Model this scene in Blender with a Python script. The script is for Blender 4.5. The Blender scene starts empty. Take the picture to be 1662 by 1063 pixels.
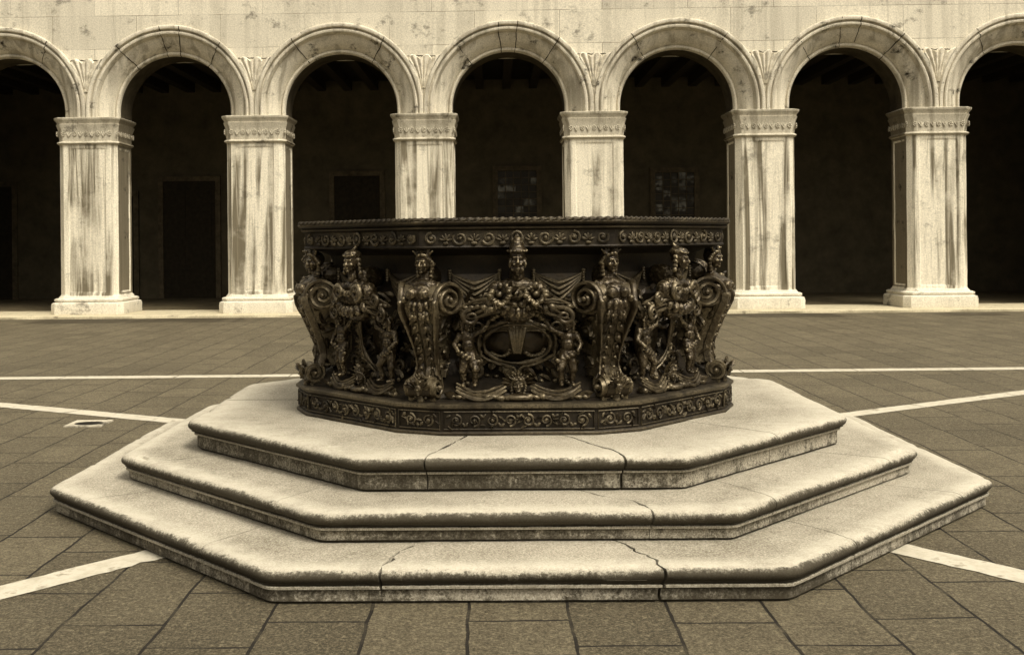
import bpy, bmesh, math, random
from mathutils import Vector, Matrix, noise
random.seed(7)
PI = math.pi
sc = bpy.context.scene
col = sc.collection
R = math.radians

# ------------------------------------------------------------------ helpers
def mesh_from(name, verts, faces, mat=None, smooth=None):
    me = bpy.data.meshes.new(name)
    me.from_pydata([tuple(v) for v in verts], [], faces)
    me.update()
    if smooth is not None and len(me.polygons):
        me.polygons.foreach_set('use_smooth', [True]*len(me.polygons))
        me.set_sharp_from_angle(angle=R(smooth))
    if mat: me.materials.append(mat)
    return me

def link(name, me, parent=None, loc=(0, 0, 0), rz=0.0):
    o = bpy.data.objects.new(name, me)
    col.objects.link(o)
    o.location = loc
    o.rotation_euler = (0, 0, rz)
    if parent: o.parent = parent
    return o

class MB:
    """collects geometry for ONE mesh"""
    def __init__(s): s.v = []; s.f = []
    def add(s, verts, faces, M=None):
        n = len(s.v)
        for p in verts:
            p = Vector(p)
            s.v.append(M @ p if M else p)
        s.f += [tuple(i+n for i in f) for f in faces]
    def box(s, x0, x1, y0, y1, z0, z1, M=None):
        v = [(x, y, z) for z in (z0, z1) for y in (y0, y1) for x in (x0, x1)]
        s.add(v, [(0,2,3,1),(4,5,7,6),(0,1,5,4),(2,6,7,3),(0,4,6,2),(1,3,7,5)], M)
    def tube(s, pts, rad, n=8, closed=False, flat=1.0, M=None, cap=True):
        pts = [Vector(p) for p in pts]
        m = len(pts)
        if not hasattr(rad, '__len__'): rad = [rad]*m
        vs = []; prev = None
        for i, p in enumerate(pts):
            a = pts[(i-1) % m] if (closed or i > 0) else p
            b = pts[(i+1) % m] if (closed or i < m-1) else p
            t = (b-a)
            if t.length < 1e-9: t = Vector((0, 0, 1))
            t.normalize()
            if prev is None:
                up = Vector((0, 1, 0)) if abs(t.y) < .9 else Vector((1, 0, 0))
            else: up = prev
            u = (up - t*up.dot(t))
            if u.length < 1e-6: u = t.orthogonal()
            u.normalize(); prev = u
            w = t.cross(u)
            for k in range(n):
                a2 = 2*PI*k/n
                vs.append(p + u*(math.cos(a2)*rad[i]*flat) + w*(math.sin(a2)*rad[i]))
        fs = []
        for i in range(m if closed else m-1):
            j = (i+1) % m
            for k in range(n):
                fs.append((i*n+k, i*n+(k+1) % n, j*n+(k+1) % n, j*n+k))
        if not closed and cap:
            fs.append(tuple(range(n))[::-1]); fs.append(tuple((m-1)*n+k for k in range(n)))
        s.add(vs, fs, M)
    def ell(s, c, r, rot=(0, 0, 0), nu=12, nv=8, M=None):
        from mathutils import Euler
        E = Euler(rot).to_matrix()
        vs = []; c = Vector(c)
        for i in range(nv+1):
            th = PI*i/nv
            for k in range(nu):
                ph = 2*PI*k/nu
                vs.append(c + E @ Vector((r[0]*math.sin(th)*math.cos(ph), r[1]*math.sin(th)*math.sin(ph), r[2]*math.cos(th))))
        fs = [(i*nu+k, i*nu+(k+1) % nu, (i+1)*nu+(k+1) % nu, (i+1)*nu+k)[::-1] for i in range(nv) for k in range(nu)]
        s.add(vs, fs, M)
    def mesh(s, name, mat, smooth=40, merge=0.0):
        me = mesh_from(name, s.v, s.f, mat)
        bm = bmesh.new(); bm.from_mesh(me)
        bmesh.ops.remove_doubles(bm, verts=bm.verts, dist=max(merge, 1e-6))
        bmesh.ops.recalc_face_normals(bm, faces=bm.faces)
        bm.to_mesh(me); bm.free()
        me.polygons.foreach_set('use_smooth', [True]*len(me.polygons))
        me.set_sharp_from_angle(angle=R(smooth))
        return me
    def build(s, name, mat, parent=None, smooth=40, loc=(0,0,0), rz=0.0, merge=0.0):
        return link(name, s.mesh(name, mat, smooth, merge), parent, loc, rz)

def remesh(mb, name, mat, voxel, smooth_it=3):
    """fuse overlapping solids into one continuous skin"""
    me = mesh_from(name, mb.v, mb.f)
    bm = bmesh.new(); bm.from_mesh(me)
    bmesh.ops.remove_doubles(bm, verts=bm.verts, dist=1e-6)
    bmesh.ops.recalc_face_normals(bm, faces=bm.faces)
    bm.to_mesh(me); bm.free()
    o = bpy.data.objects.new('tmp_fuse', me); col.objects.link(o)
    m = o.modifiers.new('r', 'REMESH'); m.mode = 'VOXEL'; m.voxel_size = voxel
    m2 = o.modifiers.new('s', 'SMOOTH'); m2.factor = .5; m2.iterations = smooth_it
    dg = bpy.context.evaluated_depsgraph_get()
    dg.update()
    out = bpy.data.meshes.new_from_object(o.evaluated_get(dg))
    out.name = name
    bpy.data.objects.remove(o); bpy.data.meshes.remove(me)
    out.materials.clear(); out.materials.append(mat)
    out.polygons.foreach_set('use_smooth', [True]*len(out.polygons))
    return out

def roughen(me, amp, freq, seed=0.0):
    nr = [v.normal.copy() for v in me.vertices]
    for v, n_ in zip(me.vertices, nr):
        p = v.co
        v.co = p + n_*(amp*noise.fractal(Vector((p.x*freq+seed, p.y*freq, p.z*freq)), 1.0, 2.0, 3))
    me.update(); return me

def capsule(mb, p0, p1, r0, r1, n=9):
    p0 = Vector(p0); p1 = Vector(p1)
    mb.tube([p0.lerp(p1, i/n) for i in range(n+1)], [r0+(r1-r0)*i/n for i in range(n+1)], 10)
    mb.ell(p0, (r0,)*3); mb.ell(p1, (r1,)*3)

def tag(o, label, cat, group=None, kind=None):
    if label: o['label'] = label
    if cat: o['category'] = cat
    if group: o['group'] = group
    if kind: o['kind'] = kind
    return o

def thing(name, label, cat, loc=(0, 0, 0), rz=0.0, group=None):
    return tag(link(name, None, None, loc, rz), label, cat, group)

def fbm(p, sc_=1.0, oct_=4):
    return noise.fractal(Vector(p)*sc_, 1.0, 2.0, oct_)

# ------------------------------------------------------------------ materials
class NT:
    def __init__(s, name):
        s.m = bpy.data.materials.new(name); s.m.use_nodes = True
        s.t = s.m.node_tree; s.n = s.t.nodes; s.l = s.t.links
        s.b = s.n['Principled BSDF']
        s.geo = s.n.new('ShaderNodeNewGeometry')
        s.tc = s.n.new('ShaderNodeTexCoord')
    def map(s, scale, src=None, rot=(0, 0, 0), loc=(0, 0, 0)):
        m = s.n.new('ShaderNodeMapping'); m.inputs['Scale'].default_value = scale
        m.inputs['Rotation'].default_value = rot; m.inputs['Location'].default_value = loc
        s.l.new(src or s.geo.outputs['Position'], m.inputs['Vector']); return m.outputs[0]
    def noise(s, vec, scale, detail=6, rough=.6, dist=0):
        n = s.n.new('ShaderNodeTexNoise'); n.inputs['Scale'].default_value = scale
        n.inputs['Detail'].default_value = detail; n.inputs['Roughness'].default_value = rough
        n.inputs['Distortion'].default_value = dist
        s.l.new(vec, n.inputs['Vector']); return n.outputs['Fac']
    def ramp(s, fac, stops, interp='LINEAR'):
        r = s.n.new('ShaderNodeValToRGB'); r.color_ramp.interpolation = interp
        e = r.color_ramp.elements
        while len(e) < len(stops): e.new(.5)
        for x, (p, c) in zip(e, stops):
            x.position = p; x.color = (c, c, c, 1) if not hasattr(c, '__len__') else (*c, 1)
        s.l.new(fac, r.inputs[0]); return r.outputs[0]
    def mix(s, fac, a, b, mode='MIX'):
        m = s.n.new('ShaderNodeMix'); m.data_type = 'RGBA'; m.blend_type = mode
        for sock, val in ((m.inputs[0], fac), (m.inputs[6], a), (m.inputs[7], b)):
            if hasattr(val, 'links'): s.l.new(val, sock)
            elif hasattr(val, '__len__'): sock.default_value = (*val, 1)
            else: sock.default_value = val
        return m.outputs[2]
    def math(s, op, a, b=0.0, c=0.0):
        m = s.n.new('ShaderNodeMath'); m.operation = op
        for sock, val in zip(m.inputs, (a, b, c)):
            if hasattr(val, 'links'): s.l.new(val, sock)
            else: sock.default_value = val
        return m.outputs[0]
    def bump(s, h, strength, dist, normal=None):
        b = s.n.new('ShaderNodeBump'); b.inputs['Strength'].default_value = strength
        b.inputs['Distance'].default_value = dist
        s.l.new(h, b.inputs['Height'])
        if normal: s.l.new(normal, b.inputs['Normal'])
        return b.outputs[0]
    def out(s, colr, rough=.8, normal=None, metal=0.0, spec=.3):
        for k, v in (('Base Color', colr), ('Roughness', rough), ('Normal', normal), ('Metallic', metal)):
            if v is None: continue
            if hasattr(v, 'links'): s.l.new(v, s.b.inputs[k])
            elif hasattr(v, '__len__'): s.b.inputs[k].default_value = (*v, 1)
            else: s.b.inputs[k].default_value = v
        s.b.inputs['Specular IOR Level'].default_value = spec
        return s.m
    def z(s):
        x = s.n.new('ShaderNodeSeparateXYZ'); s.l.new(s.geo.outputs['Position'], x.inputs[0]); return x.outputs

STONE = (.62, .56, .42)
CRUST = (.026, .020, .010)

def mat_facade(name, base=STONE, streak=.55, soot=.5, courses=False):
    """weathered Istrian stone: rain streaks, soot patches, pits"""
    t = NT(name)
    st = t.noise(t.map((2.6, 2.6, .13)), 1.7, 5, .58, .6)
    st2 = t.noise(t.map((9, 9, .45)), 2.0, 5, .6)
    pat = t.noise(t.map((.55, .55, .42)), 1.7, 5, .6)
    fine = t.noise(t.map((1, 1, 1)), 38, 8, .75)
    c = t.mix(t.ramp(fine, [(.38, 0), (.60, 1)]), [x*.76 for x in base], [min(1, x*1.12) for x in base])
    s = t.math('MULTIPLY', t.ramp(st, [(.46, 0), (.60, 1)]), t.ramp(pat, [(.36, .25), (.52, 1)]))
    c = t.mix(t.math('MULTIPLY', s, streak), c, (.15, .128, .085))
    s2 = t.math('MULTIPLY', t.ramp(st2, [(.54, 0), (.70, 1)]), streak*.35)
    c = t.mix(s2, c, (.11, .088, .05))
    blot = t.noise(t.map((1, 1, 1.2)), 2.3, 8, .72)
    c = t.mix(t.math('MULTIPLY', t.ramp(blot, [(.57, 0), (.67, 1)]), soot), c, CRUST)
    n = t.bump(fine, .35, .012)
    n = t.bump(blot, .3, .02, n)
    if courses:
        b = t.n.new('ShaderNodeTexBrick'); b.offset = .5
        for k_, v_ in (('Scale', 1), ('Mortar Size', .006), ('Mortar Smooth', .3), ('Brick Width', 1.886), ('Row Height', .74)): b.inputs[k_].default_value = v_
        b.inputs['Color1'].default_value = (.82, .82, .82, 1); b.inputs['Color2'].default_value = (1, 1, 1, 1); b.inputs['Mortar'].default_value = (.9, .9, .9, 1)
        t.l.new(t.map((1, 1, 1), None, (R(90), 0, 0), (.40, .05, .0)), b.inputs['Vector'])
        c = t.mix(1.0, c, b.outputs['Color'], 'MULTIPLY')
        c = t.mix(t.math('MULTIPLY', b.outputs['Fac'], t.ramp(pat, [(.40, .15), (.55, .8)])), c, (.10, .08, .05))
    return t.out(c, .85, n, spec=.25)

def mat_step():
    """tread stone with black crust clinging to the rounded edge and riser"""
    t = NT('step_stone')
    big = t.noise(t.map((1, 1, 1)), 1.5, 6, .62)
    mid = t.noise(t.map((1, 1, 1)), 9, 8, .7)
    fine = t.noise(t.map((1, 1, 1)), 62, 6, .8)
    pit = t.noise(t.map((1, 1, 1)), 26, 4, .6)
    grain = t.noise(t.map((1, 1, 1)), 115, 4, .8)
    c = t.mix(t.ramp(big, [(.40, 0), (.60, 1)]), (.18, .16, .118), (.335, .303, .237))
    spots = t.noise(t.map((1, 1, 1)), 5.5, 5, .7)
    c = t.mix(t.ramp(spots, [(.64, 0), (.70, .7)]), c, (.10, .083, .055))
    c = t.mix(t.math('MULTIPLY', t.ramp(mid, [(.38, 0), (.62, 1)]), .55), c, (.36, .33, .26))
    c = t.mix(t.math('MULTIPLY', t.ramp(fine, [(.51, 0), (.62, 1)]), .55), c, (.13, .11, .075))
    c = t.mix(t.math('MULTIPLY', t.ramp(grain, [(.50, 0), (.59, 1)]), .42), c, (.10, .083, .054))
    c = t.mix(t.math('MULTIPLY', t.ramp(grain, [(.40, 1), (.49, 0)]), .45), c, (.62, .575, .47))
    c = t.mix(t.ramp(pit, [(.70, 0), (.735, .85)]), c, (.07, .05, .025))
    at = t.n.new('ShaderNodeAttribute'); at.attribute_name = 'crust'
    wv = t.n.new('ShaderNodeAttribute'); wv.attribute_name = 'wear'
    wf = t.math('MULTIPLY', wv.outputs['Fac'], t.ramp(mid, [(.30, .45), (.60, 1)]))
    c = t.mix(t.math('MULTIPLY', wf, .7), c, (.52, .48, .385))
    # black gypsum crust: a deposit with its own ragged edge
    e = t.math('ADD', at.outputs['Fac'], t.math('MULTIPLY', t.math('SUBTRACT', mid, .5), 1.3))
    e = t.math('ADD', e, t.math('MULTIPLY', t.math('SUBTRACT', fine, .5), 1.5))
    e = t.math('ADD', e, t.math('MULTIPLY', t.math('SUBTRACT', big, .5), 1.0))
    drip = t.noise(t.map((9, 9, .6)), 2.0, 5, .65)
    e = t.math('ADD', e, t.math('MULTIPLY', t.math('SUBTRACT', drip, .5), .8))
    k = t.ramp(e, [(.26, 0), (.52, .78), (.80, 1)])
    c = t.mix(t.math('MULTIPLY', k, .93), c, CRUST)
    n = t.bump(fine, .4, .006); n = t.bump(mid, .35, .012, n); n = t.bump(k, .25, .004, n)
    return t.out(c, .82, n, spec=.25)

def mat_paving():
    t = NT('trachyte_paving')
    w = t.n.new('ShaderNodeTexNoise'); w.inputs['Scale'].default_value = 2.2; w.inputs['Detail'].default_value = 5
    t.l.new(t.geo.outputs['Position'], w.inputs['Vector'])
    vs = t.n.new('ShaderNodeVectorMath'); vs.operation = 'MULTIPLY_ADD'
    t.l.new(w.outputs['Color'], vs.inputs[0]); vs.inputs[1].default_value = (.05, .05, 0); 
    t.l.new(t.geo.outputs['Position'], vs.inputs[2])
    mp = t.map((1, 1, 1), vs.outputs[0], (0, 0, R(-90)), (.33, -.24, 0))
    def brick(ms, sm):
        b = t.n.new('ShaderNodeTexBrick')
        b.offset = .43; b.offset_frequency = 2; b.squash = 1.35; b.squash_frequency = 3
        b.inputs['Scale'].default_value = 1; b.inputs['Mortar Size'].default_value = ms
        b.inputs['Mortar Smooth'].default_value = sm
        b.inputs['Brick Width'].default_value = .66; b.inputs['Row Height'].default_value = .428
        b.inputs['Color1'].default_value = (0, 0, 0, 1); b.inputs['Color2'].default_value = (1, 1, 1, 1)
        b.inputs['Mortar'].default_value = (.5, .5, .5, 1)
        t.l.new(mp, b.inputs['Vector']); return b
    b = brick(.0095, .5)
    slab = b.outputs['Color']; mort = b.outputs['Fac']
    big = t.noise(t.map((1, 1, 1)), .5, 5, .6)
    mid = t.noise(t.map((1, 1, 1)), 7, 8, .72)
    fine = t.noise(t.map((1, 1, 1)), 34, 8, .85)
    c = t.mix(slab, (.044, .036, .020), (.120, .100, .061))
    c = t.mix(t.ramp(big, [(.42, 0), (.60, .6)]), c, (.125, .104, .064))
    pt = t.noise(t.map((1, 1, 1)), 1.7, 7, .7)
    c = t.mix(t.ramp(pt, [(.50, 0), (.62, .6)]), c, (.045, .036, .020))
    c = t.mix(t.math('MULTIPLY', t.ramp(mid, [(.42, 0), (.62, 1)]), .65), c, (.052, .040, .021))
    c = t.mix(t.math('MULTIPLY', t.ramp(fine, [(.51, 0), (.62, 1)]), .7), c, (.26, .22, .14))
    c = t.mix(t.math('MULTIPLY', t.ramp(fine, [(.38, 1), (.49, 0)]), .75), c, (.026, .021, .012))
    # wet dark stain along the gutter in front of the kerb
    ys = t.z(); gy = t.math('SUBTRACT', 1.0, t.math('ABSOLUTE', t.math('DIVIDE', t.math('SUBTRACT', ys[1], 14.75), .75)))
    gs = t.math('MULTIPLY', t.ramp(gy, [(0, 0), (.35, 1)]), t.ramp(t.noise(t.map((.35, .1, 1)), 1.0, 4, .6), [(.50, 0), (.56, .8)]))
    grain = t.noise(t.map((1, 1, 1)), 85, 4, .85)
    c = t.mix(t.math('MULTIPLY', t.ramp(grain, [(.50, 0), (.58, 1)]), .40), c, (.24, .203, .13))
    c = t.mix(t.math('MULTIPLY', t.ramp(grain, [(.42, 1), (.50, 0)]), .45), c, (.022, .018, .010))
    c = t.mix(gs, c, (.035, .027, .014))
    gap = t.noise(t.map((1, 1, 1)), 3.1, 4, .6)
    gap2 = t.noise(t.map((1, 1, 1)), 13, 5, .7)
    mm = t.ramp(t.math('ADD', mort, t.math('MULTIPLY', t.math('SUBTRACT', gap2, .5), 1.5)), [(.38, 0), (.70, 1)])
    mm = t.math('MULTIPLY', t.math('MULTIPLY', mm, t.ramp(mort, [(.02, 0), (.15, 1)])), t.ramp(gap, [(.34, .4), (.50, 1)]))
    c = t.mix(mm, c, (.012, .009, .005))
    n = t.bump(fine, .9, .008); n = t.bump(mid, .9, .022, n)
    n = t.bump(t.math('SUBTRACT', 1.0, mm), 1.0, .015, n)
    n = t.bump(slab, .25, .03, n)
    return t.out(c, .78, n, spec=.3)

def mat_strip():
    t = NT('white_marble_strip')
    mid = t.noise(t.map((1, 1, 1)), 6, 8, .7); fine = t.noise(t.map((1, 1, 1)), 60, 6, .75)
    c = t.mix(t.ramp(mid, [(.35, 0), (.65, 1)]), (.36, .325, .25), (.56, .52, .42))
    c = t.mix(t.math('MULTIPLY', t.ramp(fine, [(.55, 0), (.75, 1)]), .5), c, (.25, .2, .11))
    c = t.mix(t.ramp(mid, [(.55, 0), (.64, .75)]), c, (.15, .125, .08))
    return t.out(c, .8, t.bump(fine, .4, .005), spec=.25)

def mat_bronze(name='dark_bronze', worn=1.0, lo=.530, hi=.605, base=1.0, rg=0.0):
    """near-black patina, rubbed through to brighter metal on the high edges"""
    t = NT(name)
    mid = t.noise(t.map((1, 1, 1)), 16, 7, .7); fine = t.noise(t.map((1, 1, 1)), 80, 5, .75)
    low = t.noise(t.map((1, 1, 1)), 4, 4, .6)
    c = t.mix(t.ramp(mid, [(.35, 0), (.65, 1)]), [x*base for x in (.013, .0085, .0038)], [x*base for x in (.040, .028, .013)])
    pt = t.ramp(t.geo.outputs['Pointiness'], [(lo, 0), (hi, 1)])
    pt = t.math('MULTIPLY', pt, t.ramp(fine, [(.36, .15), (.58, 1)]))
    pt = t.math('MULTIPLY', pt, t.ramp(low, [(.36, .25), (.56, 1)]))
    c = t.mix(t.math('MULTIPLY', pt, .8*worn), c, (.47, .385, .235))
    r = t.ramp(mid, [(.3, .27+rg), (.7, .46+rg)])
    n = t.bump(mid, .55, .008); n = t.bump(fine, .35, .003, n)
    return t.out(c, r, n, .55, .5)

def mat_plain(name, base, var=.4, scale=6, rough=.8, spec=.2):
    t = NT(name)
    a = t.noise(t.map((1, 1, 1)), scale, 7, .7)
    c = t.mix(t.ramp(a, [(.3, 0), (.7, 1)]), [x*(1-var) for x in base], [x*(1+var) for x in base])
    return t.out(c, rough, t.bump(a, .3, .01), spec=spec)

M_FAC = mat_facade('facade_stone', base=(.68, .625, .50), streak=.22, soot=.6)
M_WALL = mat_facade('wall_stone', base=(.70, .645, .515), streak=.22, soot=.6, courses=True)
M_PIER = mat_facade('pier_stone', base=(.72, .665, .53), streak=1.0, soot=.45)
M_BASE = mat_facade('base_stone', base=(.66, .61, .49), streak=.12, soot=.7)
M_REVEAL_SHADE = mat_facade('pier_reveal_shaded', base=(.20, .17, .115), streak=1.0, soot=1.0)  # dark copy of the pier stone: shade put into the colour, plus crust
M_ARCH = mat_facade('archivolt_stone', base=(.62, .57, .455), streak=.55, soot=1.0)
M_SOFFIT_SHADE = mat_plain('shaded_soffit', (.055, .044, .026), .6, 3)  # shade under the arches put into a dark base colour, with some dirt
M_CAP = mat_facade('capital_stone', base=(.52, .475, .37), streak=.5, soot=.8)
M_STEP = mat_step()
M_MORTAR = mat_plain('dark_mortar', (.03, .022, .011))
M_PAVE = mat_paving()
M_STRIP = mat_strip()
M_BRZ = mat_bronze(worn=.52)
M_BRZ2 = mat_bronze('dark_bronze_flat', .4, rg=.2, base=.6)
M_BRZ3 = mat_bronze('rubbed_bronze', 1.0, .508, .56, 1.15, -.03)
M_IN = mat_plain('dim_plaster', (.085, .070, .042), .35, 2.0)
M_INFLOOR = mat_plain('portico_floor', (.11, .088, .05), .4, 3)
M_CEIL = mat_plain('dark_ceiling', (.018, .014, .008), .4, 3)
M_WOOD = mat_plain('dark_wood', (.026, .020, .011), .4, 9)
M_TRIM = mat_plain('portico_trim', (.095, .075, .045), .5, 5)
M_WELL = mat_plain('well_shaft_dark', (.02, .015, .008))
M_HOLE = mat_plain('drain_dark', (.008, .006, .003))
def mat_pane():
    """old glass with a little daylight from the room behind coming through in patches"""
    t = NT('leaded_pane')
    sn = t.n.new('ShaderNodeVectorMath'); sn.operation = 'SNAP'; sn.inputs[1].default_value = (.22, .5, .2)
    t.l.new(t.geo.outputs['Position'], sn.inputs[0])
    wn = t.n.new('ShaderNodeTexWhiteNoise'); t.l.new(sn.outputs[0], wn.inputs['Vector'])
    a = t.noise(t.map((1, 1, 1)), 6, 4, .6)
    k = t.math('MULTIPLY', t.ramp(wn.outputs['Value'], [(.55, .05), (.95, 1)]), t.ramp(a, [(.40, 0), (.60, 1)]))
    m = t.out((.03, .024, .014), .35, t.bump(a, .25, .01), 0, .2)
    t.b.inputs['Emission Color'].default_value = (1, .88, .6, 1)
    t.l.new(t.math('MULTIPLY', k, .022), t.b.inputs['Emission Strength'])
    return m
M_PANE = mat_pane()

# ------------------------------------------------------------------ camera (solved from the photograph)
F, HY, CX, ROLL, YAW, H, D, XW = 1713.24, 392.43, 768.94, .0096, -.0122, 1.6, 7.4515, .1746
cam = bpy.data.cameras.new('camera'); co = bpy.data.objects.new('camera', cam); col.objects.link(co)
Fw = Vector((math.sin(YAW), math.cos(YAW), 0)); R0 = Vector((math.cos(YAW), -math.sin(YAW), 0)); U0 = Vector((0, 0, 1))
cr, sr = math.cos(ROLL), math.sin(ROLL)
Rv = R0*cr - U0*sr; Uv = R0*sr + U0*cr
M = Matrix((( Rv.x, Uv.x, -Fw.x, -XW), (Rv.y, Uv.y, -Fw.y, -D), (Rv.z, Uv.z, -Fw.z, H), (0, 0, 0, 1)))
co.matrix_world = M
cam.sensor_width = 36; cam.lens = F/1662*36
cam.shift_x = (831-CX)/1662; cam.shift_y = -(531.5-HY)/1662
cam.clip_end = 500; cam.clip_start = .05
sc.camera = co

# ------------------------------------------------------------------ ground and markings
def sheet(name, x0, x1, y0, y1, z, mat):
    me = mesh_from(name, [(x0, y0, z), (x1, y0, z), (x1, y1, z), (x0, y1, z)], [(0, 1, 2, 3)], mat)
    return tag(link(name, me), None, None, None, 'structure')
sheet('ground', -150, 150, -150, 150, 0, M_PAVE)

def strip(name, p0, p1, w, seed):
    p0 = Vector((*p0, 0)); p1 = Vector((*p1, 0)); d = (p1-p0); L = d.length; d.normalize(); nrm = Vector((-d.y, d.x, 0))
    n = int(L/.06); vs = []; fs = []
    for i in range(n+1):
        p = p0 + d*(L*i/n)
        for sgn in (-1, 1):
            j = fbm((i*.11, seed*9.1, sgn*5), 1.0)*.006 + max(0, fbm((i*.9, seed*3.3, sgn*3), 1.0, 5)-.1)*(-.05 if seed == 4 and sgn > 0 else -.024)
            q = p + nrm*sgn*(w/2 + j); q.z = .004
            vs.append(q)
    for i in range(n):
        if (i*.06+seed*.37) % 1.37 < .06:      # open joint between two lengths
            a_, b_ = vs[2*i], vs[2*i+2]; c_, e_ = vs[2*i+1], vs[2*i+3]
            k = len(vs); vs += [a_.lerp(b_, .78), c_.lerp(e_, .78)]; fs.append((2*i, k, k+1, 2*i+1))
        else: fs.append((2*i, 2*i+2, 2*i+3, 2*i+1))
    o = link(name, mesh_from(name, vs, fs, M_STRIP))
    tag(o, None, None, None, 'structure')
strip('paving_strip', (-16, 5.12), (17, 5.56), .24, 1)
strip('paving_strip', (-2.3, 1.73), (-9.0, 5.10), .215, 2)
strip('paving_strip', (2.4, 1.75), (8.4, 5.22), .19, 3)
strip('paving_strip', (-1.75, -1.84), (-9.0, -9.95), .20, 4)
strip('paving_strip', (1.75, -1.78), (8.6, -9.70), .20, 5)

# drain
dr = thing('drain_cover', 'small pale stone drain slab with an oval hole, left of the steps', 'drain', (-3.755, 1.965, 0))
mb = MB()
N = 40
outer = []; inner = []
for i in range(N):
    a = 2*PI*i/N; c, s = math.cos(a), math.sin(a); k = 1/max(abs(c), abs(s))
    outer.append((c*k*.165, s*k*.155)); inner.append((c*.128, s*.100))
vs = [(x, y, .012) for x, y in outer]+[(x, y, .010) for x, y in inner]+[(x, y, -.03) for x, y in inner]+[(x*1.01, y*1.01, .001) for x, y in outer]
fs = []
for i in range(N):
    j = (i+1) % N
    fs += [(i, j, N+j, N+i), (N+i, N+j, 2*N+j, 2*N+i), (3*N+i, 3*N+j, j, i)]
mb.add(vs, fs); mb.build('slab', M_CAP, dr, 30)
mb = MB(); mb.add([(x*1.0, y*1.0, .006) for x, y in inner], [tuple(range(N))]); mb.build('hole', M_HOLE, dr)

# ------------------------------------------------------------------ stepped platform
T8 = math.tan(PI/8)
def corner(k, A):
    a = R(-112.5+45*k); r = A/math.cos(PI/8)
    return Vector((r*math.cos(a), r*math.sin(a), 0))
def octp(t, A):
    k = math.floor(t); f = t-k
    return corner(k, A).lerp(corner(k+1, A), f)
def octr(t, A, rad):
    """octagon with softly worn corners"""
    d = rad/(2*A*T8)
    return (octp(t-d, A)+octp(t-d*.5, A)+octp(t, A)*2+octp(t+d*.5, A)+octp(t+d, A))/6

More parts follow.
